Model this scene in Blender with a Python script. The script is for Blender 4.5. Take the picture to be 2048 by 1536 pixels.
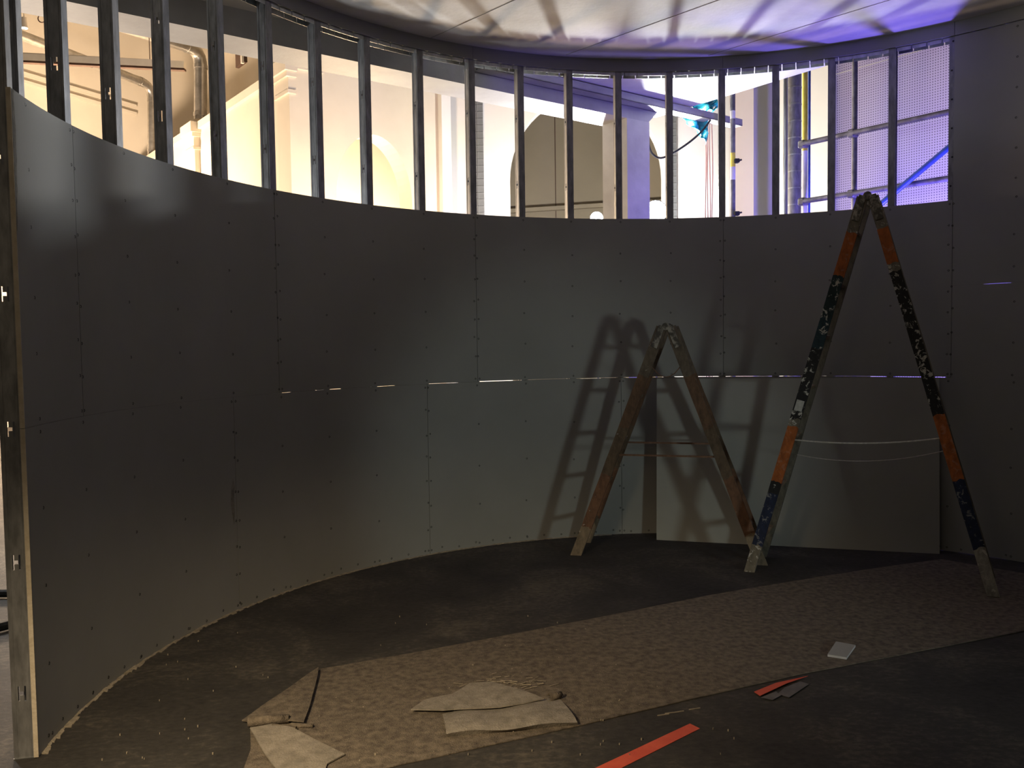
import bpy, bmesh, math, random
from mathutils import Vector, Matrix
random.seed(7)
S = bpy.context.scene
for o in list(bpy.data.objects): bpy.data.objects.remove(o)
COL = S.collection

# ------------------------------------------------------------------ camera
PITCH, ROLL, EYE, FPX = 0.0492, -0.0141, 1.5475, 1709.0
CX, CY, R, ZS = 1.1676, 3.7397, 3.035, 3.7323          # ring wall centre, inner radius, slab soffit
_f = Vector((0, math.cos(PITCH), -math.sin(PITCH)))
_u0 = Vector((0, math.sin(PITCH), math.cos(PITCH))); _x0 = Vector((1, 0, 0))
CR, CU = _x0*math.cos(ROLL)+_u0*math.sin(ROLL), -_x0*math.sin(ROLL)+_u0*math.cos(ROLL)
cam = bpy.data.objects.new('camera', bpy.data.cameras.new('camera')); COL.objects.link(cam)
cam.matrix_world = Matrix(((CR.x, CU.x, -_f.x, 0), (CR.y, CU.y, -_f.y, 0), (CR.z, CU.z, -_f.z, EYE), (0, 0, 0, 1)))
cam.data.sensor_width = 36; cam.data.lens = FPX/2048*36; cam.data.clip_end = 200; cam.data.clip_start = .02
S.camera = cam
def at(px, py, Y):                      # a point of the place at distance Y, read off the photograph
    d = _f+CR*((px-1024)/FPX)-CU*((py-768)/FPX)
    return d*(Y/d.y)+Vector((0, 0, EYE))
def onfloor(px, py, z=0):
    d = _f+CR*((px-1024)/FPX)-CU*((py-768)/FPX)
    return d*((z-EYE)/d.z)+Vector((0, 0, EYE))

# ------------------------------------------------------------------ world, lights, exposure
S.view_settings.view_transform = 'Standard'; S.view_settings.look = 'None'
S.view_settings.exposure = 0; S.view_settings.gamma = 1; S.view_settings.use_curve_mapping = False
W = bpy.data.worlds.new('world'); S.world = W; W.use_nodes = True
W.node_tree.nodes['Background'].inputs[0].default_value = (.9, .95, 1, 1)
W.node_tree.nodes['Background'].inputs[1].default_value = .006
def light(kind, loc, color, power, radius=.1, aim=None, **kw):
    l = bpy.data.lights.new('light', kind); l.color = color; l.energy = power
    if kind != 'SUN': l.shadow_soft_size = radius
    for k, v in kw.items(): setattr(l, k, v)
    o = bpy.data.objects.new('light', l); COL.objects.link(o); o.location = loc
    if aim is not None: o.rotation_euler = (Vector(aim)-Vector(loc)).to_track_quat('-Z', 'Y').to_euler()
    return o
LAMP_A = at(1311, 424, 9.5); LAMP_B = at(1193, 437, 9.5)
light('SPOT', LAMP_A+Vector((0, -.12, .02)), (.93, .96, 1), 1100, .09, LAMP_A+Vector((-.5, -2.12, 1.7)), spot_size=math.radians(125), spot_blend=1)
light('SPOT', LAMP_B+Vector((0, -.10, .02)), (1, .97, .93), 720, .07, LAMP_B+Vector((-1.2, -2.12, 2.0)), spot_size=math.radians(135), spot_blend=1)
light('POINT', (1.35, 11.5, 2.5), (1, .97, .93), 520, .15)                    # unseen white lamp, added before the wide arch to brighten its wall
light('POINT', (3.30, 6.85, 1.75), (.20, .14, 1), 230, .1)                    # blue site lamp behind the right part of the wall
light('POINT', (-1.9, 10.3, 1.9), (1, .70, .42), 560, .25)                    # warm hall lamps, unseen, added to light the walls and the niche
light('POINT', (-5.6, 10.9, 2.0), (1, .74, .48), 230, .25)
light('POINT', (-7.4, 13.6, 2.6), (1, .74, .52), 1900, .3)
light('POINT', (-1.9, 13.3, 2.6), (1, .80, .52), 230, .2)
light('SPOT', (3.6, -.2, .95), (.88, 1, .95), 175, .25, (.42, 6.7, .50), spot_size=math.radians(30), spot_blend=.7)
light('SPOT', (-1.25, 1.3, 1.75), (1, .75, .46), 330, .2, (-.75, 2.95, 0), spot_size=math.radians(76), spot_blend=1)   # unseen warm lamp, added by the doorway to warm the floor
light('POINT', (-1.5, -.4, 1.9), (1, .76, .48), 16, .3)                       # dim warm fill added behind the viewer, lifts the end stud
light('POINT', (-4.6, 6.0, 2.2), (.95, .97, 1), 220, .2)                      # unseen white lamp, added outside the doorway to brighten the floor there

# ------------------------------------------------------------------ materials
def nt(name):
    m = bpy.data.materials.new(name); m.use_nodes = True
    t = m.node_tree; return m, t, t.nodes['Principled BSDF']
def N(t, k, **kw):
    n = t.nodes.new(k)
    for a, b in kw.items():
        if hasattr(n, a): setattr(n, a, b)
        else: n.inputs[a.replace('_', ' ')].default_value = b
    return n
def coords(t, scale=(1, 1, 1), kind='Object'):
    c = t.nodes.new('ShaderNodeTexCoord'); m = t.nodes.new('ShaderNodeMapping'); m.inputs['Scale'].default_value = scale
    t.links.new(c.outputs[kind], m.inputs[0]); return m.outputs[0]
def ramp(t, fac, stops, interp='LINEAR'):
    r = t.nodes.new('ShaderNodeValToRGB'); r.color_ramp.interpolation = interp
    e = r.color_ramp.elements
    while len(e) < len(stops): e.new(.5)
    for el, (p, c) in zip(e, stops): el.position = p; el.color = (*c, 1)
    t.links.new(fac, r.inputs[0]); return r.outputs[0]
def mottled(name, c1, c2, scale=4, rough=.8, bump=.1, bscale=60, metal=0, lo=.35, hi=.65, stretch=(1, 1, 1), detail=6):
    m, t, b = nt(name); v = coords(t, stretch)
    n = N(t, 'ShaderNodeTexNoise', Scale=scale, Detail=detail, Roughness=.6); t.links.new(v, n.inputs['Vector'])
    t.links.new(ramp(t, n.outputs[0], [(lo, c1), (hi, c2)]), b.inputs['Base Color'])
    b.inputs['Roughness'].default_value = rough; b.inputs['Metallic'].default_value = metal
    if bump:
        n2 = N(t, 'ShaderNodeTexNoise', Scale=bscale, Detail=4); t.links.new(v, n2.inputs['Vector'])
        bp = N(t, 'ShaderNodeBump', Strength=bump, Distance=.01); t.links.new(n2.outputs[0], bp.inputs['Height']); t.links.new(bp.outputs[0], b.inputs['Normal'])
    return m
def emit(name, c, s):
    m, t, b = nt(name); b.inputs['Base Color'].default_value = (*c, 1)
    b.inputs['Emission Color'].default_value = (*c, 1); b.inputs['Emission Strength'].default_value = s; return m
M = {}
M['board'] = mottled('plasterboard', (.265, .272, .25), (.30, .307, .285), 1.3, .75, .04, 220)
M['board_white'] = mottled('plasterboard_lean', (.33, .34, .31), (.37, .38, .35), 1.3, .75, .04, 220)
M['gypsum'] = mottled('gypsum', (.50, .44, .33), (.62, .56, .45), 18, .9, .3, 80)
M['torn'] = mottled('torn_paper', (.16, .16, .14), (.26, .25, .22), 30, .9, .4, 80)
M['screw'] = mottled('phosphate_steel', (.012, .012, .012), (.02, .02, .02), 10, .5, 0, metal=.5)
M['galv'] = mottled('galvanised_steel', (.30, .32, .33), (.50, .52, .53), 14, .38, .05, 90, .85, stretch=(1, 1, .25))
M['galv_dark'] = mottled('galvanised_dull', (.15, .155, .16), (.31, .32, .33), 30, .5, .05, 90, .45, lo=.3, hi=.7, stretch=(1, 1, .3))
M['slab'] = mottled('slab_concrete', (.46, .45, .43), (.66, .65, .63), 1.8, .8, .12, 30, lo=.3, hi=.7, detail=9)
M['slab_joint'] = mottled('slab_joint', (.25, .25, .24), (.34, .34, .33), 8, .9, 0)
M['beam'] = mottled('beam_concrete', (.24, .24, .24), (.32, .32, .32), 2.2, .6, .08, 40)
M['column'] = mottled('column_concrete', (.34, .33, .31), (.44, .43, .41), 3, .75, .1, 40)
M['plaster_warm'] = mottled('warm_plaster', (.66, .60, .50), (.74, .68, .57), .7, .9, .05, 30)
M['plaster_white'] = mottled('white_plaster', (.74, .73, .70), (.80, .79, .77), .7, .9, .05, 30)
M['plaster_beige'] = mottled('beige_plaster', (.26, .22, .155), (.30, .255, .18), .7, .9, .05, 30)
M['tile'] = mottled('grey_tile', (.16, .17, .18), (.24, .25, .26), 4, .35, 0)
M['duct'] = mottled('spiral_duct', (.42, .40, .36), (.62, .60, .56), 6, .32, .05, 40, .8)
M['tube'] = mottled('scaffold_tube', (.10, .10, .11), (.22, .22, .24), 12, .55, .1, 60, .5)
M['blue_tube'] = mottled('blue_toned_tube', (.03, .07, .30), (.05, .12, .42), 12, .4, .05, 60)  # on the diagonal brace, the blue lamp's light is put into this colour
M['yellow'] = mottled('yellow_paint', (.62, .52, .05), (.74, .63, .10), 8, .5, .05, 60)
M['white_paint'] = mottled('white_paint', (.55, .55, .56), (.68, .68, .70), 8, .5, .05, 60)
M['black'] = mottled('black_rubber', (.010, .010, .011), (.022, .022, .022), 20, .9, 0)
M['copper_wire'] = mottled('reddish_wire', (.32, .13, .10), (.42, .20, .16), 10, .5, 0)
M['felt'] = mottled('brown_felt', (.075, .062, .048), (.22, .185, .14), 30, .95, .6, 160, lo=.3, hi=.7, detail=10)
M['felt_under'] = mottled('felt_underside', (.18, .165, .135), (.33, .30, .25), 22, .9, .4, 140, lo=.3, hi=.7, detail=9)
M['felt_dark'] = mottled('dark_felt', (.022, .021, .021), (.055, .052, .049), 5, .95, .5, 160, lo=.3, hi=.75, detail=10)
M['tape'] = mottled('red_tape', (.62, .085, .035), (.72, .12, .055), 12, .55, .1, 120)
M['grey_paper'] = mottled('grey_paper', (.10, .095, .095), (.15, .14, .14), 12, .8, .1, 100)
M['rope'] = mottled('white_rope', (.42, .40, .36), (.58, .55, .50), 60, .9, .3, 200)
M['strap'] = mottled('brown_strap', (.15, .08, .045), (.24, .14, .09), 20, .8, .2, 100)
M['hinge'] = mottled('hinge_steel', (.10, .095, .085), (.42, .40, .36), 28, .55, .3, 90, .4, lo=.45, hi=.62)
M['lamp_body'] = mottled('lamp_housing', (.03, .03, .03), (.06, .06, .06), 10, .5, 0)
M['led'] = emit('led_panel', (.95, .98, 1), 60)
M['led_warm'] = emit('spot_glass', (1, .88, .66), 25)
M['fixture'] = mottled('lamp_bar_white', (.70, .64, .54), (.78, .72, .62), 4, .6, 0)
M['fixture_under'] = mottled('lamp_bar_dark', (.06, .03, .02), (.10, .05, .03), 4, .6, 0)
M['label'] = mottled('label_paper', (.40, .40, .38), (.58, .58, .56), 40, .8, .1, 60)
M['dust'] = mottled('plaster_dust', (.26, .23, .17), (.42, .37, .28), 30, .95, .5, 120)

def floor_mat():
    m, t, b = nt('floor_dark'); v = coords(t)
    a = N(t, 'ShaderNodeTexNoise', Scale=1.5, Detail=9, Roughness=.62, Distortion=.5); t.links.new(v, a.inputs['Vector'])
    f = N(t, 'ShaderNodeTexNoise', Scale=26, Detail=8, Roughness=.7); t.links.new(coords(t, (1, 1.6, 1)), f.inputs['Vector'])
    mx = N(t, 'ShaderNodeMixRGB', blend_type='MIX'); mx.inputs[0].default_value = .42; t.links.new(a.outputs[0], mx.inputs[1]); t.links.new(f.outputs[0], mx.inputs[2])
    t.links.new(ramp(t, mx.outputs[0], [(.36, (.016, .015, .0145)), (.52, (.044, .041, .036)), (.66, (.13, .115, .09))]), b.inputs['Base Color'])
    b.inputs['Roughness'].default_value = .85
    bp = N(t, 'ShaderNodeBump', Strength=.3, Distance=.01); t.links.new(f.outputs[0], bp.inputs['Height']); t.links.new(bp.outputs[0], b.inputs['Normal'])
    return m
M['floor'] = floor_mat()

def perforated():
    m, t, b = nt('perforated_sheet'); c = coords(t, (1, 1, 1), 'UV')
    mm = N(t, 'ShaderNodeVectorMath', operation='FRACTION'); t.links.new(c, mm.inputs[0])
    d = N(t, 'ShaderNodeVectorMath', operation='DISTANCE'); t.links.new(mm.outputs[0], d.inputs[0]); d.inputs[1].default_value = (.5, .5, 0)
    t.links.new(ramp(t, d.outputs['Value'], [(.20, (.16, .15, .17)), (.27, (.62, .61, .62))]), b.inputs['Base Color'])
    b.inputs['Roughness'].default_value = .6; return m
M['perf'] = perforated()

def tarp():
    m, t, b = nt('blue_plastic'); v = coords(t)
    n = N(t, 'ShaderNodeTexNoise', Scale=7, Detail=5); t.links.new(v, n.inputs['Vector'])
    t.links.new(ramp(t, n.outputs[0], [(.35, (.0, .22, .36)), (.62, (.03, .50, .66))]), b.inputs['Base Color'])
    b.inputs['Roughness'].default_value = .25; b.inputs['Transmission Weight'].default_value = 0
    b.inputs['Alpha'].default_value = .9; return m
M['tarp'] = tarp()

WOOD, WOODG, ORG, TEAL, BLK, NAVY, GREY = (.20, .13, .075), (.20, .18, .14), (.42, .115, .022), (.008, .028, .034), (.012, .012, .014), (.010, .020, .060), (.38, .37, .33)
def painted_wood(name, bands, spl=(.55, .54, .50), amount=.60, seed=0., nsc=1.0):
    """stile paint: colour bands along the length (UV v from the top), splashes of plaster and paint over them"""
    m, t, b = nt(name)
    uv = t.nodes.new('ShaderNodeTexCoord'); sx = t.nodes.new('ShaderNodeSeparateXYZ'); t.links.new(uv.outputs['UV'], sx.inputs[0])
    v = coords(t, (1, 1, 1)); v2 = coords(t, (1, 1, .45))
    n = N(t, 'ShaderNodeTexNoise', Scale=22, Detail=3); t.links.new(v, n.inputs['Vector'])
    ma = N(t, 'ShaderNodeMath', operation='MULTIPLY_ADD'); t.links.new(n.outputs[0], ma.inputs[0]); ma.inputs[1].default_value = .022; t.links.new(sx.outputs[1], ma.inputs[2])
    base = ramp(t, ma.outputs[0], [(p+.011, c) for p, c in bands], 'CONSTANT')
    g = N(t, 'ShaderNodeTexNoise', Scale=34, Detail=7, Roughness=.65); t.links.new(v2, g.inputs['Vector'])
    grain = N(t, 'ShaderNodeMixRGB', blend_type='MULTIPLY'); grain.inputs[0].default_value = .8
    t.links.new(base, grain.inputs[1]); t.links.new(ramp(t, g.outputs[0], [(.32, (.45, .45, .45)), (.62, (1.15, 1.15, 1.15))]), grain.inputs[2])
    s = N(t, 'ShaderNodeTexNoise', Scale=30*nsc, Detail=6, Roughness=.7, Distortion=.8); t.links.new(v, s.inputs['Vector'])
    mask = ramp(t, s.outputs[0], [(amount, (0, 0, 0)), (amount+.035, (1, 1, 1))])
    wt = ramp(t, ma.outputs[0], [(p+.011, ((.12,)*3 if c == ORG else (.4,)*3 if c == NAVY else (1,)*3)) for p, c in bands], 'CONSTANT')
    mw = N(t, 'ShaderNodeMath', operation='MULTIPLY'); t.links.new(mask, mw.inputs[0]); t.links.new(wt, mw.inputs[1])
    mx = N(t, 'ShaderNodeMixRGB'); t.links.new(mw.outputs[0], mx.inputs[0]); t.links.new(grain.outputs[0], mx.inputs[1]); mx.inputs[2].default_value = (*spl, 1)
    t.links.new(mx.outputs[0], b.inputs['Base Color']); b.inputs['Roughness'].default_value = .7
    bp = N(t, 'ShaderNodeBump', Strength=.35, Distance=.006); t.links.new(s.outputs[0], bp.inputs['Height']); t.links.new(bp.outputs[0], b.inputs['Normal'])
    return m
M['stile_big_l'] = painted_wood('painted_stile_left', [(0, WOODG), (.085, ORG), (.195, TEAL), (.30, (.010, .035, .05)), (.38, BLK), (.565, WOODG), (.585, ORG), (.735, BLK), (.765, NAVY), (.91, WOODG)], amount=.575, nsc=.8)
M['stile_big_r'] = painted_wood('painted_stile_right', [(0, WOODG), (.08, ORG), (.165, WOODG), (.185, BLK), (.545, ORG), (.70, NAVY), (.865, GREY)], amount=.56, nsc=.8)
M['stile_big_far'] = painted_wood('bare_stile', [(0, WOODG), (.5, (.15, .14, .11))], amount=.66)
M['stile_small'] = painted_wood('worn_wood_stile', [(0, (.14, .11, .08)), (.2, (.15, .085, .048)), (.42, (.13, .09, .055)), (.62, (.17, .085, .045)), (.85, (.23, .18, .12))], amount=.66)
M['rung'] = mottled('rung_wood', (.15, .11, .07), (.26, .20, .13), 14, .8, .2, 60)

# ------------------------------------------------------------------ mesh building
class MB:
    def __init__(s): s.v = []; s.f = []; s.uv = None
    def box8(s, p):
        k = len(s.v); s.v += [tuple(q) for q in p]
        s.f += [tuple(k+i for i in f) for f in ((0, 3, 2, 1), (4, 5, 6, 7), (0, 1, 5, 4), (1, 2, 6, 5), (2, 3, 7, 6), (3, 0, 4, 7))]
        return s
    def box(s, lo, hi):
        x0, y0, z0 = lo; x1, y1, z1 = hi
        return s.box8([(x0, y0, z0), (x1, y0, z0), (x1, y1, z0), (x0, y1, z0), (x0, y0, z1), (x1, y0, z1), (x1, y1, z1), (x0, y1, z1)])
    def obox(s, o, ax, ay, az):          # origin corner and three edge vectors
        o, ax, ay, az = map(Vector, (o, ax, ay, az))
        return s.box8([o, o+ax, o+ax+ay, o+ay, o+az, o+ax+az, o+ax+ay+az, o+ay+az])
    def beam(s, a, b, w, t, side):       # bar from a to b; w across `side`-perpendicular, t along side
        a, b, side = Vector(a), Vector(b), Vector(side).normalized()
        d = (b-a).normalized(); n = d.cross(side).normalized(); sd = n.cross(d).normalized()
        o = a-n*w/2-sd*t/2
        return s.obox(o, n*w, sd*t, b-a)
    def tube(s, pts, r, n=10, cap=True):
        pts = [Vector(p) for p in pts]; k = len(s.v); prev = None
        rr = r if isinstance(r, (list, tuple)) else [r]*len(pts)
        for i, p in enumerate(pts):
            d = (pts[min(i+1, len(pts)-1)]-pts[max(i-1, 0)]).normalized()
            if prev is None: x = d.orthogonal().normalized()
            else: x = (prev-d*prev.dot(d)).normalized()
            prev = x; y = d.cross(x)
            for j in range(n):
                a = 2*math.pi*j/n; s.v.append(tuple(p+(x*math.cos(a)+y*math.sin(a))*rr[i]))
        for i in range(len(pts)-1):
            for j in range(n):
                s.f.append((k+i*n+j, k+i*n+(j+1) % n, k+(i+1)*n+(j+1) % n, k+(i+1)*n+j))
        if cap:
            s.f.append(tuple(k+j for j in reversed(range(n)))); s.f.append(tuple(k+(len(pts)-1)*n+j for j in range(n)))
        return s
    def prism(s, pts, h):                # polygon extruded by vector h
        pts = [Vector(p) for p in pts]; h = Vector(h); n = len(pts); k = len(s.v)
        s.v += [tuple(p) for p in pts]+[tuple(p+h) for p in pts]
        s.f.append(tuple(k+i for i in reversed(range(n)))); s.f.append(tuple(k+n+i for i in range(n)))
        for i in range(n): j = (i+1) % n; s.f.append((k+i, k+j, k+n+j, k+n+i))
        return s
    def arc(s, a0, a1, r0, r1, z0, z1, step=1.4):
        n = max(1, int(abs(a1-a0)/step+.5)); k = len(s.v)
        for i in range(n+1):
            a = math.radians(a0+(a1-a0)*i/n); c, q = math.cos(a), math.sin(a)
            for r, z in ((r0, z0), (r1, z0), (r1, z1), (r0, z1)): s.v.append((CX+r*c, CY+r*q, z))
        for i in range(n):
            for j in range(4):
                j2 = (j+1) % 4; s.f.append((k+4*i+j, k+4*i+j2, k+4*i+4+j2, k+4*i+4+j))
        s.f.append((k, k+3, k+2, k+1)); e = k+4*n; s.f.append((e, e+1, e+2, e+3)); return s
    def build(s, name, mat, parent=None, smooth=False, bevel=0):
        me = bpy.data.meshes.new(name); me.from_pydata(s.v, [], s.f); me.update()
        bm = bmesh.new(); bm.from_mesh(me); bmesh.ops.recalc_face_normals(bm, faces=bm.faces)
        if bevel: bmesh.ops.bevel(bm, geom=list(bm.edges), offset=bevel, segments=1, affect='EDGES')
        bm.to_mesh(me); bm.free()
        me.materials.append(M[mat] if isinstance(mat, str) else mat)
        if smooth:
            for p in me.polygons: p.use_smooth = True
            me.set_sharp_from_angle(angle=math.radians(40))
        o = bpy.data.objects.new(name, me); COL.objects.link(o)
        if parent is not None: o.parent = parent; o.matrix_parent_inverse = parent.matrix_world.inverted()
        return o
def empty(name, loc=(0, 0, 0)):
    o = bpy.data.objects.new(name, None); COL.objects.link(o); o.location = loc; o.empty_display_size = .1
    o.matrix_world = Matrix.Translation(loc); return o
def tag(o, label, cat, group=None, kind=None):
    o['label'] = label
    if cat: o['category'] = cat
    if group: o['group'] = group
    if kind: o['kind'] = kind
    return o
def struct(o, label=None):
    o['kind'] = 'structure'
    if label: o['label'] = label
    return o
def pol(a, r, z): a = math.radians(a); return Vector((CX+r*math.cos(a), CY+r*math.sin(a), z))
A = Vector((.794, .608, 0)).normalized(); B = Vector((-A.y, A.x, 0)); Z = Vector((0, 0, 1))

# ------------------------------------------------------------------ floor and slab
fl = MB().box((-22, -8, -.2), (16, 24, 0)).build('floor', 'floor'); struct(fl, 'dark dusty floor with scuffs and plaster dust')

beam_f = lambda t: Vector((-.264, 6.788, 0))+A*t          # foot line of the beam's front face
beam_b = lambda t: beam_f(t)+B*.34
RA = 3.20
edge = [tuple(pol(a, RA, ZS)) for a in range(62, -91, -4)]
poly = [beam_b(-14), beam_b(2.42), Vector((2.60, 6.95, 0))]+[Vector(p) for p in edge]+[Vector((CX, -3.5, 0)), Vector((-13, -3.5, 0))]
slab = MB().prism([(p[0], p[1], ZS) for p in poly], (0, 0, .3)).build('ceiling', 'slab'); struct(slab, 'pale concrete slab ceiling above the curved wall')
def ridge(p, q): MB().beam((p[0], p[1], ZS-.001), (q[0], q[1], ZS-.001), .0035, .003, Z).build('formwork_joint', 'slab_joint', slab)
d1 = Vector((.565, -.622, 0)).normalized()
ridge(Vector((-.514, 6.204, 0))-d1*.1, Vector((-.514, 6.204, 0))+d1*4); ridge(Vector((.483, 6.604, 0))-d1*.05, Vector((.483, 6.604, 0))+d1*4)
ridge(Vector((1.55, 6.7, 0)), Vector((1.55, 6.7, 0))+d1*4)
ZB = 3.55
bm_ = MB(); L0, L1 = -9.0, 2.02
bm_.prism([beam_f(L0)+Z*ZB, beam_f(L1-.06)+Z*ZB, beam_f(L1+.12)+Z*(ZS-.02), beam_f(L1+.12)+Z*ZS, beam_f(L0)+Z*ZS], B*.34)
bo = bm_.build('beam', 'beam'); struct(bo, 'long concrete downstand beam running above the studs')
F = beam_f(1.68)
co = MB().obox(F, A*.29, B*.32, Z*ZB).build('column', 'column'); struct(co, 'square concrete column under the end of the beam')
tr = MB()
tp = beam_f(0)-B*.14
tr.obox(tp+Z*3.655, A*3.15, B*.13, Z*.008); tr.obox(tp+Z*3.655, A*3.15, B*.008, Z*.065); tr.obox(tp+B*.122+Z*3.655, A*3.15, B*.008, Z*.065)
tag(tr.build('cable_tray', 'beam'), 'long grey cable tray hung under the slab in front of the concrete beam', 'cable tray')

# ------------------------------------------------------------------ curved stud wall
wall = empty('wall_back', (CX, CY, 0)); struct(wall, 'curved unfinished plasterboard wall with open steel studs along its top')
STUDS = [190.35, 188.24, 180.67, 172.57, 164.82, 156.55, 149.14, 141.67, 134.15, 126.03, 118.06, 110.55, 103.1, 95.75, 88.17, 80.62, 73.08, 65.54, 57.68, 50.20, 42.6, 35.0, 27.4, 19.8, 12.2]
T = .0125; RB = R+T
def stud(th, full=True):
    m = MB(); a = math.radians(th); r = Vector((math.cos(a), math.sin(a), 0)); t = Vector((-r.y, r.x, 0)); c = Vector((CX, CY, 0))
    top = ZS-.004; g = .0016
    def pl(r0, r1, t0, t1, z0=.003, z1=top): m.obox(c+r*r0+t*t0+Z*z0, r*(r1-r0), t*(t1-t0), Z*(z1-z0))
    e = .0006; D = .075
    pl(RB+e, RB+e+g, -.025, .025-g); pl(RB+D-g, RB+D, -.025, .025-g)              # flanges
    pl(RB+e+g, RB+e+.008, -.025, -.025+g); pl(RB+D-.008, RB+D-g, -.025, -.025+g)  # lips
    cols = [RB+e, RB+.0235, RB+.030, RB+.045, RB+.0515, RB+D]                        # web with H-shaped punchings
    zs = [.003]; zh = []
    for k in range(7):
        zc = .25+.5*k; zh.append(zc); zs += [zc-.028, zc-.007, zc+.007, zc+.028]
    zs.append(top)
    for i in range(len(zs)-1):
        z0, z1 = zs[i], zs[i+1]; ph = i % 4
        if i and ph in (1, 3) and i < len(zs)-2: solid = (0, 2, 4)
        elif i and ph == 2: solid = (0, 4)
        else: pl(cols[0], cols[5], .025-g, .025, z0, z1); continue
        for j in solid: pl(cols[j], cols[j+1], .025-g, .025, z0, z1)
    for q in (RB+.013, RB+.062): pl(q-.002, q+.002, .025, .0265)                     # stiffening beads of the web
    return m.build('stud', 'galv_dark', wall)
for i, th in enumerate(STUDS):
    o = stud(th)
    if i == 0: o['label'] = 'end stud with punched H-shaped slots letting light through'

G = .028                                             # joint gap in degrees
def board(a0, a1, z0, z1, label=None):
    o = MB().arc(a0-G, a1+G, R, RB, z0, z1).build('plasterboard', 'board', wall, smooth=True)
    if label: o['label'] = label
    return o
END = 190.9
ZJ = 1.2505
for a0, a1, zb in ((END, 180.55, 1.2525), (180.55, 149.28, 1.2518), (149.28, 118.0, 1.2524), (118.0, 80.5, 1.2555), (80.5, 50.0, 1.2545)): board(a0, a1, zb, 2.5)
for a0, a1 in ((END, 156.55), (156.55, 126.0), (126.0, 95.75), (95.75, 57.68), (57.68, 19.8), (19.8, -15)): board(a0, a1, .004, ZJ)
for a0, a1, z0, z1 in ((50.0, 12.2, 1.2507, 1.900), (50.0, 12.2, 1.9012, 3.63), (12.2, -15, 1.2507, 3.63)): board(a0, a1, z0, z1)
for a0, a1 in ((END, 156.5), (156.5, 118), (118, 80.5), (80.5, 50), (50, 12.2), (12.2, -15)):
    MB().arc(a0-G, a1+G, R-.002, RB, 3.638, ZS-.001).build('edge_strip', 'board', wall, smooth=True)
# joint packing: dabs of filler close the seam in places, elsewhere daylight leaks through
for a0, a1 in ((190.8, 166), (164.0, 150.3), (147.4, 143.6), (139.5, 134.9), (131, 126.7), (121, 118.1), (110.5, 102.0), (98.8, 95.0), (88.5, 87.6), (81.1, 80.2), (69.6, 60.2), (58.1, 57.2), (50.4, 49.6)):
    MB().arc(a0, a1, R+.002, RB-.001, ZJ-.0004, 1.2535).build('joint_filler', 'torn', wall)
# head track of hinged segments
for a0, a1 in ((50, 46.2), (41.8, 12.2)): MB().arc(a0, a1, R+.002, RB-.001, 1.8999, 1.9013).build('joint_filler', 'torn', wall)
MB().arc(END, 50, RB+.001, RB+.075, ZS-.0035, ZS-.001).build('head_track', 'galv', wall)
sg = MB(); a = END-.3
while a > 12:
    for r0 in (RB+.0022, RB+.0757): sg.arc(a, a-1.74, r0, r0+.0015, 3.610, ZS-.002, 2)
    a -= 1.88
o = sg.build('track_segments', 'galv', wall); o['kind'] = 'stuff'
MB().arc(END, -15, RB+.001, RB+.075, .0005, .003).build('floor_track', 'galv', wall)
# screw heads
sc = MB()
def screw(th, z):
    a = math.radians(th); r = Vector((math.cos(a), math.sin(a), 0)); t = Vector((-r.y, r.x, 0)); p = Vector((CX, CY, z))+r*(R+.002); k = len(sc.v)
    for q in range(6): sc.v.append(tuple(p+(t*math.cos(q*math.pi/3)+Z*math.sin(q*math.pi/3))*.0075-r*.0030))
    sc.v.append(tuple(p-r*.0012))
    for q in range(6): sc.f.append((k+q, k+(q+1) % 6, k+6))
seamU, seamL = (180.67, 149.14, 118.06, 80.62, 50.2), (156.55, 126.03, 95.75, 57.68)
for th in STUDS[1:]:
    for rows, seams, lo, hi in ((5, seamL, .03, 1.225), (6, seamU, 1.275, 2.475)):
        n = rows if th not in seams else rows+3
        for k in range(n):
            z = lo+(hi-lo)*k/(n-1)
            for d in ((-.26, .26) if th in seams else (0,)): screw(th+d+random.uniform(-.12, .12), z+random.uniform(-.02, .02)*(0 < k < n-1))
    if th < 50.5:
        for k in range(6): screw(th+random.uniform(-.1, .1), 2.6+.2*k)
for k in range(60): screw(END-2-k*2.7, .03+random.uniform(-.008, .012))
o = sc.build('screw_heads', 'screw', wall); o['kind'] = 'stuff'
# raw end of the boards at the doorway
a = math.radians(END+.03)
for z0, z1 in ((.004, ZJ), (1.2525, 2.5)):
    o = MB().arc(END+.02, END+.10, R-.001, RB+.003, z0, z1).build('board_edge', 'gypsum', wall); o['label'] = 'raw tan gypsum edge of the plasterboard'
tm = MB(); zt = [1.98, 2.03, 2.08, 2.13, 2.18, 2.24, 2.30, 2.36, 2.42, 2.47, 2.498]; wt = [.15, .5, .45, .8, .72, 1.0, .92, 1.05, .85, .75, .95]
for i in range(len(zt)-1):
    w = (wt[i]+wt[i+1])/2
    tm.v += [tuple(pol(END-.03, R-.0012, zt[i])), tuple(pol(END-wt[i]*.55, R-.0012, zt[i])), tuple(pol(END-wt[i+1]*.55, R-.0012, zt[i+1])), tuple(pol(END-.03, R-.0012, zt[i+1]))]
    k = 4*i; tm.f.append((k, k+1, k+2, k+3))
o = tm.build('torn_paper', 'torn', wall); o['label'] = 'torn grey paper at the board corner'
# scuff tear near the lower seam
sm = MB(); q = [(157.0, .78), (157.35, .72), (157.5, .64), (157.3, .57), (157.05, .50), (156.9, .58), (156.95, .66), (156.8, .73)]
sm.v = [tuple(pol(a_, R-.0008, z_)) for a_, z_ in q]; sm.f = [tuple(range(8))]; sm.build('paper_tear', 'torn', wall)
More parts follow.
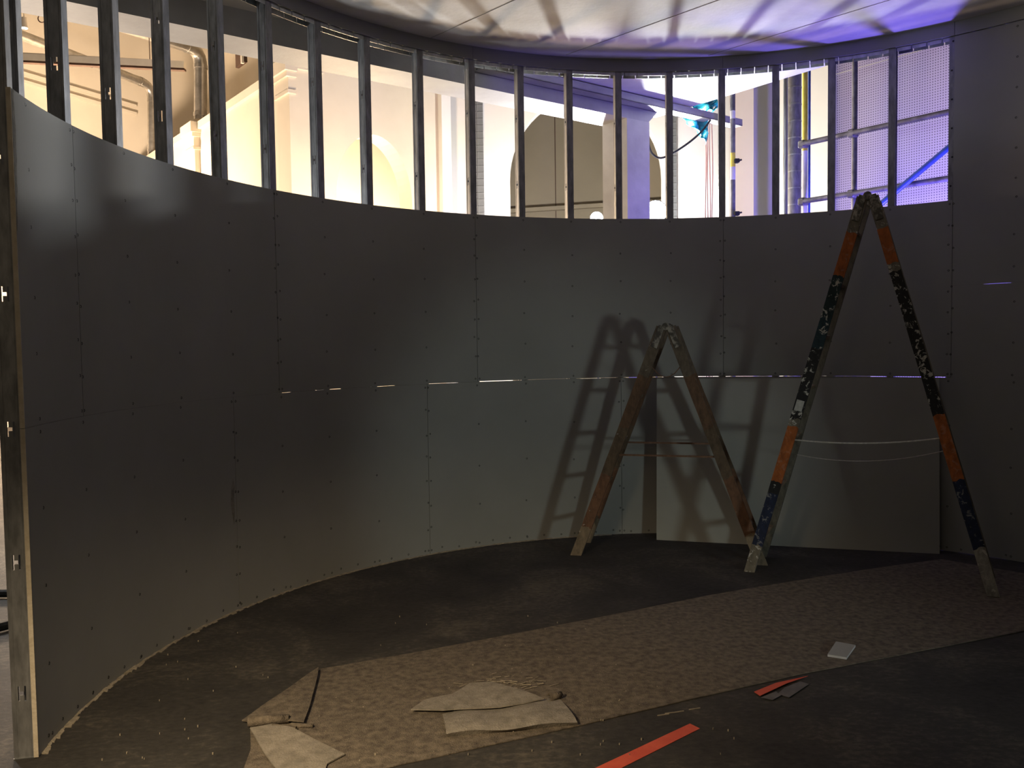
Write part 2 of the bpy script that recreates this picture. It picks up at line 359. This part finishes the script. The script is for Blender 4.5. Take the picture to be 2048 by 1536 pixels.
# plaster debris along the wall foot
dm = MB(); n = 150
for i in range(n):
    a = END-.5-i*.62; w = .012+.02*random.random()**2*(1 if i < 70 else .5)+0; hh = .003+.005*random.random()
    p0, p1 = pol(a, R-.001, 0), pol(a-.5-random.random()*.4, R-.001, 0); q0, q1 = pol(a+.1, R-w, 0), pol(a-.55, R-w*random.uniform(.5, 1.1), 0)
    dm.box8([p0, p1, q1, q0, p0+Z*hh, p1+Z*hh, q1+Z*hh*.4, q0+Z*hh*.4])
o = tag(dm.build('plaster_debris', 'dust'), 'crumbled plaster dust along the foot of the curved wall', 'debris', kind='stuff')

# ------------------------------------------------------------------ leaning plasterboard sheet
p0, p1 = Vector((1.102, 6.548, 0)), Vector((3.020, 6.000, 0)); d = (p1-p0).normalized(); nrm = Vector((-d.y, d.x, 0)); up = (Z*1.245+nrm*.075).normalized()
n2 = d.cross(up).normalized()
if n2.y > 0: n2 = -n2
tag(MB().obox(p0+Z*.001, p1-p0, -n2*.0125, up*1.25).build('plasterboard_sheet', 'board_white'), 'loose grey plasterboard sheet leaning on the curved wall behind the ladders', 'plasterboard')

# ------------------------------------------------------------------ ladders
def stile(parent, foot, top, w, t, side, mat, zf=.001):
    foot, top, side = Vector(foot), Vector(top), Vector(side).normalized()
    dd = (top-foot).normalized(); n = dd.cross(side).normalized(); sd = n.cross(dd).normalized()
    m = MB(); seg = 14
    for i in range(seg+1):
        f = i/seg; p = top.lerp(foot, f); j = random.uniform(-.0012, .0012)
        for a_, b_ in ((-1, -1), (1, -1), (1, 1), (-1, 1)): m.v.append(tuple(p+n*(a_*w/2+j)+sd*b_*t/2))
    for i in range(seg):
        for j in range(4): m.f.append((4*i+j, 4*i+(j+1) % 4, 4*i+4+(j+1) % 4, 4*i+4+j))
    m.f.append((3, 2, 1, 0)); e = 4*seg; m.f.append((e, e+1, e+2, e+3))
    o = m.build('stile', mat, parent)
    me = o.data; uv = me.uv_layers.new(name='UVMap'); L = (foot-top).length
    for lp in me.loops:
        p = me.vertices[lp.vertex_index].co
        if parent is not None: p = o.matrix_local @ p if False else p
        uv.data[lp.index].uv = (0, (p-top).dot(foot-top)/L/L)
    # trim the foot level with the floor
    bm = bmesh.new(); bm.from_mesh(me)
    r = bmesh.ops.bisect_plane(bm, geom=bm.verts[:]+bm.edges[:]+bm.faces[:], plane_co=(0, 0, zf), plane_no=(0, 0, -1), clear_outer=True)
    ed = [g for g in r['geom_cut'] if isinstance(g, bmesh.types.BMEdge)]
    if ed: bmesh.ops.edgeloop_fill(bm, edges=ed)
    bm.to_mesh(me); bm.free()
    return o
def ladder(name, fl_, fr_, zt, depth_b, depth_t, w, mats, nr, label):
    fl_, fr_ = Vector(fl_), Vector(fr_); base = (fl_+fr_)/2; sp = (fr_-fl_).normalized(); rd = Vector((-sp.y, sp.x, 0))
    if rd.y < 0: rd = -rd
    root = empty(name, base); t = .034
    tag(root, label, 'ladder'); ends = {}
    for s, foot, near_mat in ((-1, fl_, mats[0]), (1, fr_, mats[1])):
        for k in (0, 1):
            off = depth_b*k; offt = (depth_b-depth_t)/2+depth_t*k
            ft = foot+rd*off+Z*-.02; tp_ = base+rd*offt+sp*s*.030+Z*(zt-.02)
            ext = (ft-tp_).normalized()*.02
            stile(root, ft+ext, tp_, w, t, rd, near_mat if k == 0 else mats[2], .0085 if (s == 1 and zt > 2) else .001); ends[(s, k)] = (ft, tp_)
        for i in range(nr):
            f = (i+.75)/(nr+.35)
            a_ = ends[(s, 0)][0].lerp(ends[(s, 0)][1], f); b_ = ends[(s, 1)][0].lerp(ends[(s, 1)][1], f)
            MB().beam(a_, b_, .042, .022, ends[(s, 0)][1]-ends[(s, 0)][0]).build('rung', 'rung', root, bevel=.003)
    for k in (0, 1):                                  # hinge irons and pin
        for s in (-1, 1):
            ft, tp_ = ends[(s, k)]; dd = (ft-tp_).normalized(); o_ = rd*((-1 if k == 0 else 1)*(t/2+.003))
            h = MB().beam(tp_+o_-dd*.012, tp_+o_+dd*.15, .045, .006, rd).build('hinge_iron', 'hinge', root, bevel=.0015)
            for e in (.05, .115):
                c = tp_+dd*e+o_; MB().tube([c, c+rd*(-.008 if k == 0 else .008)], .008, 8).build('bolt', 'hinge', h)
        tc = (ends[(-1, k)][1]+ends[(1, k)][1])/2+Z*.006; sg_ = -1 if k == 0 else 1
        MB().tube([tc+rd*(-.03), tc+rd*.03], .026, 12).build('hinge_knuckle', 'hinge', root)
    return root, ends, rd, base, sp
# the tall ladder
big, e2, rd2, b2, sp2 = ladder('step_ladder', (1.556, 5.615, 0), (2.834, 4.976, 0), 2.435, .44, .30, .066, ('stile_big_l', 'stile_big_r', 'stile_big_far'), 7, 'tall paint-splashed wooden double ladder with orange and black painted legs')
def sagline(a_, b_, sag, r, n=14):
    return MB().tube([a_.lerp(b_, i/n)-Z*sag*4*(i/n)*(1-i/n) for i in range(n+1)], r, 6)
fl2 = lambda s, k, f: e2[(s, k)][0].lerp(e2[(s, k)][1], f)
o = sagline(fl2(-1, 0, .374)+rd2*-.0, fl2(1, 0, .392), .030, .0050).build('spreader_rope', 'rope', big, True)
o = sagline(fl2(-1, 1, .315), fl2(1, 1, .345), .065, .0030).build('spreader_rope', 'rope', big, True)
ft, tpp = e2[(-1, 0)]; dd = (ft-tpp).normalized(); c = tpp.lerp(ft, .535); nn = rd2.cross(dd).normalized()
o = MB().obox(c-rd2*.0185-nn*.024-dd*.035, nn*.048, -rd2*.0012, dd*.07).build('paper_label', 'label', big); o['label'] = 'white paper label stuck on the leg'
# the small ladder
sml, e1, rd1, b1, sp1 = ladder('step_ladder', (.439, 6.119, 0), (1.699, 5.775, 0), 1.655, .40, .28, .074, ('stile_small', 'stile_small', 'stile_small'), 5, 'short brown worn wooden double ladder standing left of the tall one')
f1 = lambda s, k, f: e1[(s, k)][0].lerp(e1[(s, k)][1], f)
for k, f in ((0, .455), (1, .485)):
    MB().beam(f1(-1, k, f), f1(1, k, f), .012, .016, rd1).build('spreader_strap', 'strap', sml)
hp = []
for i in range(9):
    f = i/8; hp.append(f1(-1, 0, .855).lerp(f1(1, 0, .855), f)-Z*.11*4*f*(1-f))
MB().tube(hp, .0035, 6).build('rope_loop', 'strap', sml, True)

# ------------------------------------------------------------------ floor coverings and litter
def sheet(name, pts, z, th, mat, parent=None, sub=3, amp=.004, lift=None):
    bm = bmesh.new(); vs = [bm.verts.new((p[0], p[1], z)) for p in pts]; f = bm.faces.new(vs)
    bmesh.ops.triangulate(bm, faces=[f])
    for _ in range(sub):
        bmesh.ops.subdivide_edges(bm, edges=[e for e in bm.edges if e.calc_length() > .07], cuts=1, use_grid_fill=True)
        bmesh.ops.triangulate(bm, faces=bm.faces)
    bmesh.ops.recalc_face_normals(bm, faces=bm.faces)
    for v in bm.verts:
        h = amp*(1+math.sin(v.co.x*17+v.co.y*9)*.5+math.sin(v.co.y*23-v.co.x*7)*.5)/2
        if lift: h += lift(v.co)
        v.co.z += h
    g = bmesh.ops.extrude_face_region(bm, geom=bm.faces[:])
    for v in g['geom']:
        if isinstance(v, bmesh.types.BMVert): v.co.z += th
    bmesh.ops.recalc_face_normals(bm, faces=bm.faces)
    me = bpy.data.meshes.new(name); bm.to_mesh(me); bm.free(); me.materials.append(M[mat])
    for p in me.polygons: p.use_smooth = True
    me.set_sharp_from_angle(angle=math.radians(35))
    o = bpy.data.objects.new(name, me); COL.objects.link(o)
    if parent is not None: o.parent = parent; o.matrix_parent_inverse = parent.matrix_world.inverted()
    return o
P = lambda px, py: onfloor(px, py)
rn = empty('felt_runner', (1, 4.2, 0)); tag(rn, 'brown felt runner laid across the dark floor with folded ragged end', 'floor covering')
up_ = [(-.933, 3.998), (-.5, 4.20), (-.082, 4.411), (.55, 4.745), (1.211, 5.103), (1.9, 5.42), (2.42, 5.64), (2.95, 5.84)]
lo_ = [(3.72, 5.0), (3.55, 4.77), (2.70, 4.405), (1.95, 4.11), (1.305, 3.856), (.75, 3.60), (.233, 3.354), (-.448, 3.055), (-.70, 2.93), (-.98, 2.90)]
sheet('felt_sheet', up_+lo_+[(-1.02, 3.20), (-1.09, 3.42)], .001, .004, 'felt', rn, 4, .002)
f1c = sheet('folded_corner', [P(484, 1446), P(560, 1396), P(637, 1345), P(636, 1360), P(622, 1415), P(608, 1455), P(560, 1452), P(515, 1452)], .007, .005, 'felt', rn, 3, .005, lambda c: .012*max(0, math.sin((c.x+1.1)*9)))
sheet('folded_corner', [P(500, 1468), P(545, 1462), P(585, 1468), P(640, 1492), P(690, 1515), P(655, 1534), P(640, 1575), P(590, 1580), P(545, 1536)], .007, .005, 'felt_under', rn, 3, .006, lambda c: .015*max(0, c.y-3.15)/.25)
sheet('folded_corner', [P(822, 1430), P(850, 1410), P(905, 1398), P(940, 1376), P(985, 1374), P(1040, 1390), P(1088, 1408), P(1050, 1417), P(1000, 1424), P(940, 1428), P(885, 1432)], .007, .005, 'felt_under', rn, 3, .006, lambda c: .010)
fa, fb, fc, fd = P(885, 1432), P(1118, 1398), P(1155, 1457), P(893, 1482)
bmf = MB(); nu, nv = 20, 8                                   # a flap folded back over itself
for i in range(nu+1):
    for j in range(nv+1):
        u, v = i/nu, j/nv; q = fa.lerp(fb, u).lerp(fd.lerp(fc, u), v)
        z = .008+.026*math.sin(min(1, v*1.05)*math.pi*.5)*(1 if v < .93 else .75)+.004*math.sin(u*11)
        bmf.v.append((q.x, q.y+.006*math.sin(u*9), z))
for i in range(nu):
    for j in range(nv): k = i*(nv+1)+j; bmf.f.append((k, k+nv+1, k+nv+2, k+1))
k0 = len(bmf.v)
for i in range(nu+1):
    q = fd.lerp(fc, i/nu); bmf.v.append((q.x+.004, q.y+.02, .006))
for i in range(nu): bmf.f.append((i*(nv+1)+nv, (i+1)*(nv+1)+nv, k0+i+1, k0+i))
o = bmf.build('folded_flap', 'felt_under', rn, True)
def curl(c, axis, r, mat='felt'):                            # rolled felt corner, hollow
    m = MB(); ax = Vector(axis); d0 = ax.normalized(); s_ = d0.cross(Z).normalized(); n = 12
    for i in range(n+1):
        a_ = -.6*math.pi+i/n*1.55*math.pi
        for e in (0, 1): m.v.append(tuple(c+ax*e+s_*math.cos(a_)*r*(1-.25*e)+Z*(r+.004+math.sin(a_)*r*(1-.25*e))))
    for i in range(n): m.f.append((2*i, 2*i+1, 2*i+3, 2*i+2))
    o = m.build('curled_edge', mat, rn, True); md = o.modifiers.new('thickness', 'SOLIDIFY'); md.thickness = .004; return o
curl(P(497, 1455), (.16, .02, 0), .022); curl(P(1098, 1405), (.055, .03, 0), .018); curl(P(583, 1457), (.09, -.01, 0), .010); curl(P(545, 1463), (.1, -.02, 0), .014)
# tape, paper, offcut
tag(sheet('red_tape', [P(1150, 1556), P(1205, 1556), P(1400, 1458), P(1380, 1448)], .001, .0012, 'tape', None, 2, .0005), 'long straight strip of red tape on the dark floor', 'tape')
tag(sheet('red_tape', [P(1508, 1388), P(1520, 1396), P(1575, 1370), P(1616, 1356), P(1552, 1370)], .0085, .0015, 'tape', None, 2, .0005), 'short pointed scrap of red tape by grey paper scraps', 'tape')
tag(sheet('paper_scrap', [P(1522, 1398), P(1545, 1403), P(1562, 1394), P(1552, 1386)], .0062, .001, 'grey_paper', None, 2, .0005), 'small grey paper scrap under the short red tape', 'paper')
tag(sheet('paper_scrap', [P(1555, 1391), P(1578, 1398), P(1618, 1371), P(1600, 1366), P(1570, 1378)], .0062, .001, 'grey_paper', None, 2, .0005), 'larger grey paper scrap at the pointed end of the red tape', 'paper')
of = empty('plasterboard_offcut', (1.6, 4.1, 0)); tag(of, 'small square plasterboard offcut with white edge lying on the felt', 'offcut')
q = [P(1672, 1290), P(1711, 1297), P(1693, 1322), P(1655, 1316)]
MB().prism([p+Z*.007 for p in q], (0, 0, .0105)).build('gypsum_core', 'white_paint', of)
MB().prism([p+Z*.0175 for p in q], (0, 0, .001)).build('face_paper', 'board_white', of)
cr_ = MB()
for i in range(110):
    px = random.uniform(120, 1500); py = random.uniform(1230, 1530)
    p = onfloor(px, py)
    if (p-Vector((CX, CY, 0))).length > R-.03: continue
    s_ = random.uniform(.0010, .0024)*(2.2 if random.random() < .08 else 1); z0 = .0085 if (p.x > -1.1) else .0005
    a_ = random.random()*3; ux = Vector((math.cos(a_), math.sin(a_), 0))*s_; uy = Vector((-ux.y, ux.x, 0))*random.uniform(.5, 1)
    cr_.obox(p+Z*.001, ux*2, uy*2, Z*(s_+.006))
o = tag(cr_.build('plaster_crumbs', 'dust'), 'tiny plaster crumbs scattered over the floor and felt', 'debris', kind='stuff')
st = MB()
for i in range(60):
    p = onfloor(random.gauss(1010, 45), random.gauss(1372, 7)); a_ = random.uniform(-.4, 1.2); v_ = Vector((math.cos(a_), math.sin(a_), 0))*random.uniform(.02, .05)
    st.beam(p+Z*.012, p+v_+Z*random.uniform(.010, .016), .0018, .0018, Z)
for px, py in ((1315, 1432), (1330, 1428), (1345, 1426), (1378, 1420)):
    p = onfloor(px, py); st.beam(p+Z*.002, p+Vector((.05, .015, .002)), .004, .003, Z)
tag(st.build('wood_shavings', 'dust'), 'pale wood shavings scattered beside the folded felt', 'debris', kind='stuff')

# ------------------------------------------------------------------ the hall beyond
def arch_wall(name, o, dirv, length, H, ac, rx, zs_, rz, th, mat, back):
    """wall from o along dirv with an elliptical arched opening, extruded by th along `back`"""
    o = Vector(o); m = MB(); bk = Vector(back).normalized()*th; n = 28
    def slabq(pts): m.prism([o+dirv*x+Z*z for x, z in pts], bk)
    slabq([(0, 0), (ac-rx, 0), (ac-rx, H), (0, H)]); slabq([(ac+rx, 0), (length, 0), (length, H), (ac+rx, H)])
    pts = [(ac-rx*math.cos(math.pi*i/n), zs_+rz*math.sin(math.pi*i/n)) for i in range(n+1)]
    for i in range(n): slabq([pts[i], pts[i+1], (pts[i+1][0], H), (pts[i][0], H)])
    return struct(m.build(name, mat))
def plainwall(name, o, dirv, length, H, th, mat, back): return struct(MB().obox(o, Vector(dirv)*length, Vector(back)*th, Z*H).build(name, mat))
# pilaster wall receding to the left, cornice on top
W1o = Vector((-2.80, 11.45, 0)); ZC = 5.30
w1 = plainwall('wall_hall_left', W1o, B, 8.6, ZC-.12, .35, 'plaster_warm', A); w1['label'] = 'warm lit wall with pilasters and cornice'
MB().obox(W1o-A*.06-B*.04+Z*(ZC-.12), B*8.7, A*.45, Z*.12).build('cornice', 'plaster_warm', w1)
for t_ in (.0, 3.95, 7.15):
    o_ = W1o+B*t_-A*.09
    pr_ = MB().obox(o_, B*.42, A*.09, Z*(ZC-.45)).build('pilaster', 'plaster_warm', w1)
    for e, z0, z1 in ((.03, ZC-.45, ZC-.40), (.015, ZC-.40, ZC-.24), (.05, ZC-.24, ZC-.17), (.08, ZC-.17, ZC-.0)):
        MB().obox(o_-B*e-A*e+Z*z0, B*(.42+2*e), A*(.09+e), Z*(z1-z0)).build('capital', 'plaster_warm', pr_)
# arched wall to the right of that corner
W2o = W1o+A*.02+B*0
w2 = arch_wall('wall_hall_middle', W2o+A*.35, A, 1.95, 8.5, .78, .60, 3.56, .92, .35, 'plaster_warm', B); w2['label'] = 'warm lit wall with a round arch'
MB().obox(W2o+A*2.2-B*.1, A*.16, B*.1, Z*8.5).build('corner_pilaster', 'plaster_white', w2)
struct(MB().obox(W2o+A*.4+B*1.9, A*3.2, B*.1, Z*8.5).build('wall_niche', 'plaster_white'))
# high walls farther back
FLo = W1o+B*8.7+A*3
w5 = plainwall('wall_hall_far', FLo, -A, 12, 11, .3, 'plaster_warm', B)
for z0 in (0, .16):
    MB().beam(FLo-A*2.8-B*.04+Z*(6.5+z0), FLo-A*10.5-B*.04+Z*(7.7+z0), .06, .06, B).build('moulding', 'plaster_warm', w5)
w6 = plainwall('wall_hall_upper', W1o+A*1.6+B*.3+Z*(ZC-.3), B, 9, 6, .2, 'plaster_warm', A)
o_ = at(518, 118, 13.1)
wf = MB().obox(o_+Vector((-.12, -.35, -.15)), A*.05, B*.35, Z*.7).build('window_1', 'fixture_under'); struct(wf, 'small dark window high on the upper wall')
MB().obox(o_+Vector((-.14, -.36, -.17))-A*.01, A*.04, B*.05, Z*.74).build('window_frame', 'fixture', wf)
# white wall with the wide arch, beige room behind it
w3 = arch_wall('wall_hall_back', (-.98, 13.0, 0), Vector((1, 0, 0)), 4.7, 8.5, 2.15, 1.156, 4.0, 1.25, .22, 'plaster_white', (0, 1, 0)); w3['label'] = 'white wall with a wide round arch'
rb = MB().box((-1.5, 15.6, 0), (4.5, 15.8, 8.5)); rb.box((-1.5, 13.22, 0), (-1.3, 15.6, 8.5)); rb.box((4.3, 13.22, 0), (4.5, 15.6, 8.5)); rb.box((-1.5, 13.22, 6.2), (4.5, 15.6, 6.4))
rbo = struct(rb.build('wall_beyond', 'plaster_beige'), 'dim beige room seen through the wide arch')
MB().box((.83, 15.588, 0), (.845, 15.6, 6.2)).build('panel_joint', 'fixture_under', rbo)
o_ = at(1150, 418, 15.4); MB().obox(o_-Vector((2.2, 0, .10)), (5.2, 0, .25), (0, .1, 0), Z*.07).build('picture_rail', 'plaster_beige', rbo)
def tiles(x0, nx, s_, z0, z1, parent):
    nz = int((z1-z0)/s_); me = None
    MB().box((x0, 12.985, z0), (x0+nx*s_, 12.9995, z1)).build('tile_bed', 'plaster_white', parent)
    for i in range(nx):
        for k in range(nz):
            if me is None:
                o = MB().box((.003, 12.965, .003), (s_-.003, 12.985, s_-.003)).build('tile', 'tile', parent); me = o.data
            else: o = bpy.data.objects.new('tile', me); COL.objects.link(o); o.parent = parent; o.matrix_parent_inverse = parent.matrix_world.inverted()
            o.location = (x0+i*s_, 0, z0+k*s_)
tiles(-.575, 2, .1, 3.2, 5.4, w3); tiles(2.42, 1, .1, 3.2, 5.2, w3)
w4 = plainwall('wall_hall_right', (3.72, 13.0, 0), -B, 12, 8.5, .2, 'plaster_white', A)
struct(MB().box((-16, 9.5, 11), (14, 24, 11.2)).build('ceiling_hall', 'plaster_warm'))
# square pillar
pf = Vector((2.69, 9.5, 0)); pw = struct(MB().obox(pf, A*.34, B*.33, Z*8).build('pillar', 'plaster_white'), 'pale square pillar beside the scaffold tube')
# ventilation ducts that rise from the pilaster tops
def duct(pts, r, label):
    root = empty('ventilation_duct', pts[0]); tag(root, label, 'duct')
    v, el, run = [Vector(p) for p in pts[:2]], None, [Vector(p) for p in pts[1:]]
    a_, b_, c_ = Vector(pts[0]), Vector(pts[1]), Vector(pts[2]); e = .28
    q0 = b_+(a_-b_).normalized()*e; q2 = b_+(c_-b_).normalized()*e
    MB().tube([a_, q0], r, 16).build('riser', 'duct', root, True)
    MB().tube([(q0.lerp(b_, t_)).lerp(b_.lerp(q2, t_), t_) for t_ in [i/6 for i in range(7)]], r*1.03, 16).build('elbow', 'duct', root, True)
    MB().tube([q2, c_], r, 16).build('run', 'duct', root, True)
    for p, dv in ((q0, (a_-b_)), (q2, (c_-b_)), (q2.lerp(c_, .4), (c_-b_)), (q0.lerp(a_, .9), (a_-b_))):
        dv = dv.normalized()*.03; MB().tube([p-dv, p+dv], r*1.09, 16).build('joint_band', 'duct', root, True)
    return root
D1b = at(401, 240, 14.6); D2b = at(304, 312, 17.2)
duct([D1b, at(401, 100, 14.6), at(205, 38, 12.9)], .105, 'shiny round duct rising from the nearer pilaster and bending at an elbow')
duct([D2b, at(304, 172, 17.2), at(20, 62, 14.4)], .085, 'thinner round duct farther left with its own elbow')
lb = empty('lamp_bar', at(210, 122, 13)); tag(lb, 'long pale lamp bar hanging across the warm hall', 'lamp')
pa, pb = at(20, 114, 13), at(370, 131, 13); MB().beam(pa, pb, .10, .10, (0, 1, 0)).build('housing', 'fixture', lb)
MB().beam(pa-Z*.066, pb-Z*.066, .03, .09, (0, 1, 0)).build('underside', 'fixture_under', lb)
MB().beam(pa+Z*.06, pb+Z*.06-Vector((.2, 0, 0)), .02, .05, (0, 1, 0)).build('rail', 'fixture', lb)
for f in (.25, .8):
    p = pa.lerp(pb, f); MB().tube([p, p+Z*3], .006, 6).build('hanger_wire', 'fixture_under', lb)
for (px, py), lab in (((195, 46), 'small lit spotlight below the beam left of the first duct'), ((49, 56), 'small lit spotlight near the doorway stud')):
    c = at(px, py, 13.4); s_ = empty('spotlight', c); tag(s_, lab, 'spotlight', )
    MB().tube([c+Z*.0, c+Z*.16], [.05, .035], 10).build('housing', 'fixture', s_, True); MB().tube([c-Z*.006, c], .042, 10).build('glass', 'led_warm', s_)
    MB().tube([c+Z*.16, c+Z*3], .008, 6).build('stem', 'fixture', s_)
c = at(84, 37, 13.2); rg = MB().tube([c+Vector((math.cos(a_*.2618)*.06, 0, math.sin(a_*.2618)*.06)) for a_ in range(25)], .009, 6)
tag(rg.build('hanging_ring', 'fixture_under', None, True), 'small dark ring hanging high in the warm hall', 'ring')

# ------------------------------------------------------------------ work lamps on stands
def worklamp(c, size, label, bar=0):
    g = Vector((c.x, c.y, 0)); root = empty('work_lamp', g); tag(root, label, 'lamp')
    r = size/2
    hd = MB().tube([c+Vector((0, -.02, 0)), c+Vector((0, .03, 0)), c+Vector((0, .07, 0))], [r, r, r*.6], 24).build('housing', 'lamp_body', root, True)
    MB().tube([c+Vector((0, -.03, 0)), c+Vector((0, -.0205, 0))], [r*.8, r*.93], 24).build('led_panel', 'led', hd, True)
    h = size
    MB().tube([g+Z*.5, Vector((c.x, c.y+.09, c.z-h/2))], .016, 10).build('pole', 'tube', root, True)
    for k in range(3):
        a_ = k*2.094+.5; MB().tube([g+Z*.75, g+Vector((math.cos(a_)*.27, math.sin(a_)*.27, .01))], .012, 8).build('leg', 'tube', root, True)
    if bar: MB().box((c.x-bar, c.y+.06, c.z-.035), (c.x+.1, c.y+.10, c.z+.005)).build('crossbar', 'fixture', root)
    return root
worklamp(LAMP_A, .26, 'large glaring white work lamp beside the concrete column')
worklamp(LAMP_B, .15, 'smaller white work lamp left of the concrete column', .32)

# ------------------------------------------------------------------ scaffold and services on the right
sf = empty('scaffold', (3.1, 7.5, 0)); tag(sf, 'tube scaffold with ledgers in front of the perforated panels', 'scaffold')
S0 = Vector((2.74, 8.0, 0)); SD = -B
def tubep(name, a_, b_, r, mat, par, n=12): return MB().tube([a_, b_], r, n).build(name, mat, par, True)
sA = S0; zsplit = at(1609, 302, 8.0).z
tubep('standard', sA, sA+Z*zsplit, .024, 'white_paint', sf); o = tubep('standard', sA+Z*zsplit, sA+Z*5.5, .0245, 'yellow', sf); o['label'] = 'yellow upper half of the tube'
tubep('standard', sA+Vector((.05, .03, 0)), sA+Vector((.05, .03, 5.5)), .012, 'blue_tube', sf)
tubep('standard', S0+SD*.495, S0+SD*.495+Z*5.5, .024, 'tube', sf)
tubep('standard', S0+SD*2.3, S0+SD*2.3+Z*5.5, .024, 'tube', sf)
for z0 in (3.33, 2.805):
    off = -A*.05; tubep('ledger', S0+off+Z*z0, S0+off+SD*2.5+Z*z0, .024, 'tube', sf)
    for t_ in (.0, .495):
        c = S0+off*.5+SD*t_+Z*z0; MB().obox(c-SD*.035-A*.045-Z*.035, SD*.07, A*.09, Z*.07).build('coupler', 'tube', sf, bevel=.012)
a_, b_ = at(1735, 430, 7.35), at(1960, 243, 6.72); o = tubep('diagonal_brace', a_, b_, .024, 'blue_tube', sf); o['label'] = 'diagonal tube with blue lamplight in its colour'
pp = empty('perforated_panel', (3.8, 8.1, 0)); tag(pp, 'pale perforated sheet panels behind the scaffold', 'panel')
Q0 = S0+A*.9
def perf(t0, t1, z0, z1):
    o = MB().obox(Q0+SD*t0+Z*z0, SD*(t1-t0), A*.02, Z*(z1-z0)).build('panel_sheet', 'perf', pp)
    uv = o.data.uv_layers.new(name='UVMap')
    for lp in o.data.loops:
        p = o.data.vertices[lp.vertex_index].co; uv.data[lp.index].uv = ((p-Q0).dot(SD)/.024, p.z/.024)
for t0, t1 in ((-.325, .9), (.905, 2.1), (2.105, 3.4)):
    perf(t0, t1, .9, 4.19); perf(t0, t1, 4.20, 5.6)
# paint-banded scaffold tube left of the pillar
s1 = empty('scaffold_tube', at(1465, 700, 8.2)); tag(s1, 'dark upright scaffold tube with pale and yellow bands left of the pillar', 'scaffold tube')
g = at(1465.5, 300, 8.2); zz = lambda py: at(1465, py, 8.2).z
for y0, y1, mt in ((150, 222, 'tube'), (222, 238, 'white_paint'), (238, 306, 'tube'), (306, 334, 'yellow'), (334, 360, 'white_paint'), (360, 720, 'tube')):
    tubep('tube_section', Vector((g.x, g.y, zz(y1) if y1 < 700 else 0)), Vector((g.x, g.y, zz(y0))), .0242, mt, s1)
for py in (323, 428):
    c = Vector((g.x+.035, g.y-.02, zz(py))); MB().box(c-Vector((.03, .03, .02)), c+Vector((.02, .03, .02))).build('coupler', 'black', s1, bevel=.006)
    MB().tube([c, c+Vector((.045, 0, .012))], .008, 8).build('bolt', 'black', s1)
# pipes and duct next to the pillar
for px, r, Y, mt, lab in ((1556, .016, 8.6, 'galv', 'thin steel pipe right beside the square pillar'), (1571, .022, 8.6, 'galv', 'medium steel pipe between the thin pipe and the wide duct')):
    c = at(px, 300, Y); tag(MB().tube([(c.x, c.y, 0), (c.x, c.y, 5.5)], r, 12).build('steel_pipe', mt, None, True), lab, 'pipe')
c = at(1589, 300, 8.9); vd = empty('wall_duct', (c.x, c.y, 0)); tag(vd, 'wide dark steel duct with joint bands beside the yellow tube', 'duct')
MB().tube([(c.x, c.y, 0), (c.x, c.y, 5.6)], .068, 20).build('duct_pipe', 'galv_dark', vd, True)
for k in range(16): z_ = 2.4+.17*k; MB().tube([(c.x, c.y, z_), (c.x, c.y, z_+.012)], .0715, 20).build('joint_band', 'galv', vd, True)
# blue plastic, hanging cable and wires
def crumpled(name, pts, Y, label, n=14):
    m = MB(); a_, b_, c_, d_ = [at(px, py, Y) for px, py in pts]
    for i in range(n+1):
        for j in range(n+1):
            u, v = i/n, j/n; q = a_.lerp(b_, u).lerp(d_.lerp(c_, u), v); q.y += .05*math.sin(u*9+v*4)+.03*math.sin(v*13-u*5)+random.uniform(-.008, .008); q.x += random.uniform(-.006, .006); m.v.append(tuple(q))
    for i in range(n):
        for j in range(n): k = i*(n+1)+j; m.f.append((k, k+1, k+n+2, k+n+1))
    o = m.build(name, 'tarp', None, True); md = o.modifiers.new('thickness', 'SOLIDIFY'); md.thickness = .003
    return tag(o, label, 'plastic sheet')
crumpled('plastic_sheet', [(1356, 222), (1414, 228), (1413, 286), (1396, 266)], 8.42, 'bright blue plastic sheet hanging below the cable tray')
crumpled('plastic_sheet', [(1384, 213), (1432, 190), (1436, 214), (1424, 226)], 8.5, 'dark blue plastic bunched up behind the cable tray')
cp = [(1297, 272), (1298, 291), (1305, 308), (1322, 316), (1346, 306), (1378, 285), (1404, 262), (1421, 240)]
pts = [at(px, py, 8.04+.02*i) for i, (px, py) in enumerate(cp)]
sp_ = []
for i in range(len(pts)-1):
    p0_, p1_, p2_, p3_ = pts[max(i-1, 0)], pts[i], pts[i+1], pts[min(i+2, len(pts)-1)]
    for k in range(5):
        t_ = k/5; sp_.append(.5*((2*p1_)+(p2_-p0_)*t_+(2*p0_-5*p1_+4*p2_-p3_)*t_*t_+(3*p1_-p0_-3*p2_+p3_)*t_**3))
tag(MB().tube(sp_+[pts[-1]], .010, 8).build('black_cable', 'black', None, True), 'black cable sagging from the column to the cable tray', 'cable')
for i, (px, lab) in enumerate(((1411, 'leftmost'), (1415, 'second from left'), (1419.5, 'third from left'), (1424, 'rightmost'))):
    top = at(px, 240, 8.5); w_ = []
    for k in range(22): z_ = top.z*(1-k/21)+.006*k/21; w_.append((top.x+.006*math.sin(k*.9+i*1.7), top.y+.01*math.cos(k*.7+i), z_))
    tag(MB().tube(w_, .005, 6).build('reddish_wire', 'copper_wire', None, True), lab+' of four thin reddish wires hanging from the cable tray', 'wire', 'wires hanging from the cable tray')
# cable and tripod foot glimpsed outside the doorway
c = at(-2, 1198, 4.9); pts = [(-3.25+.55*math.cos(t_*.35), 4.85+.4*math.sin(t_*.35), .03) for t_ in range(19)]
tag(MB().tube(pts, .025, 8).build('cable_coil', 'black', None, True), 'black cable coil on the floor outside the doorway', 'cable')
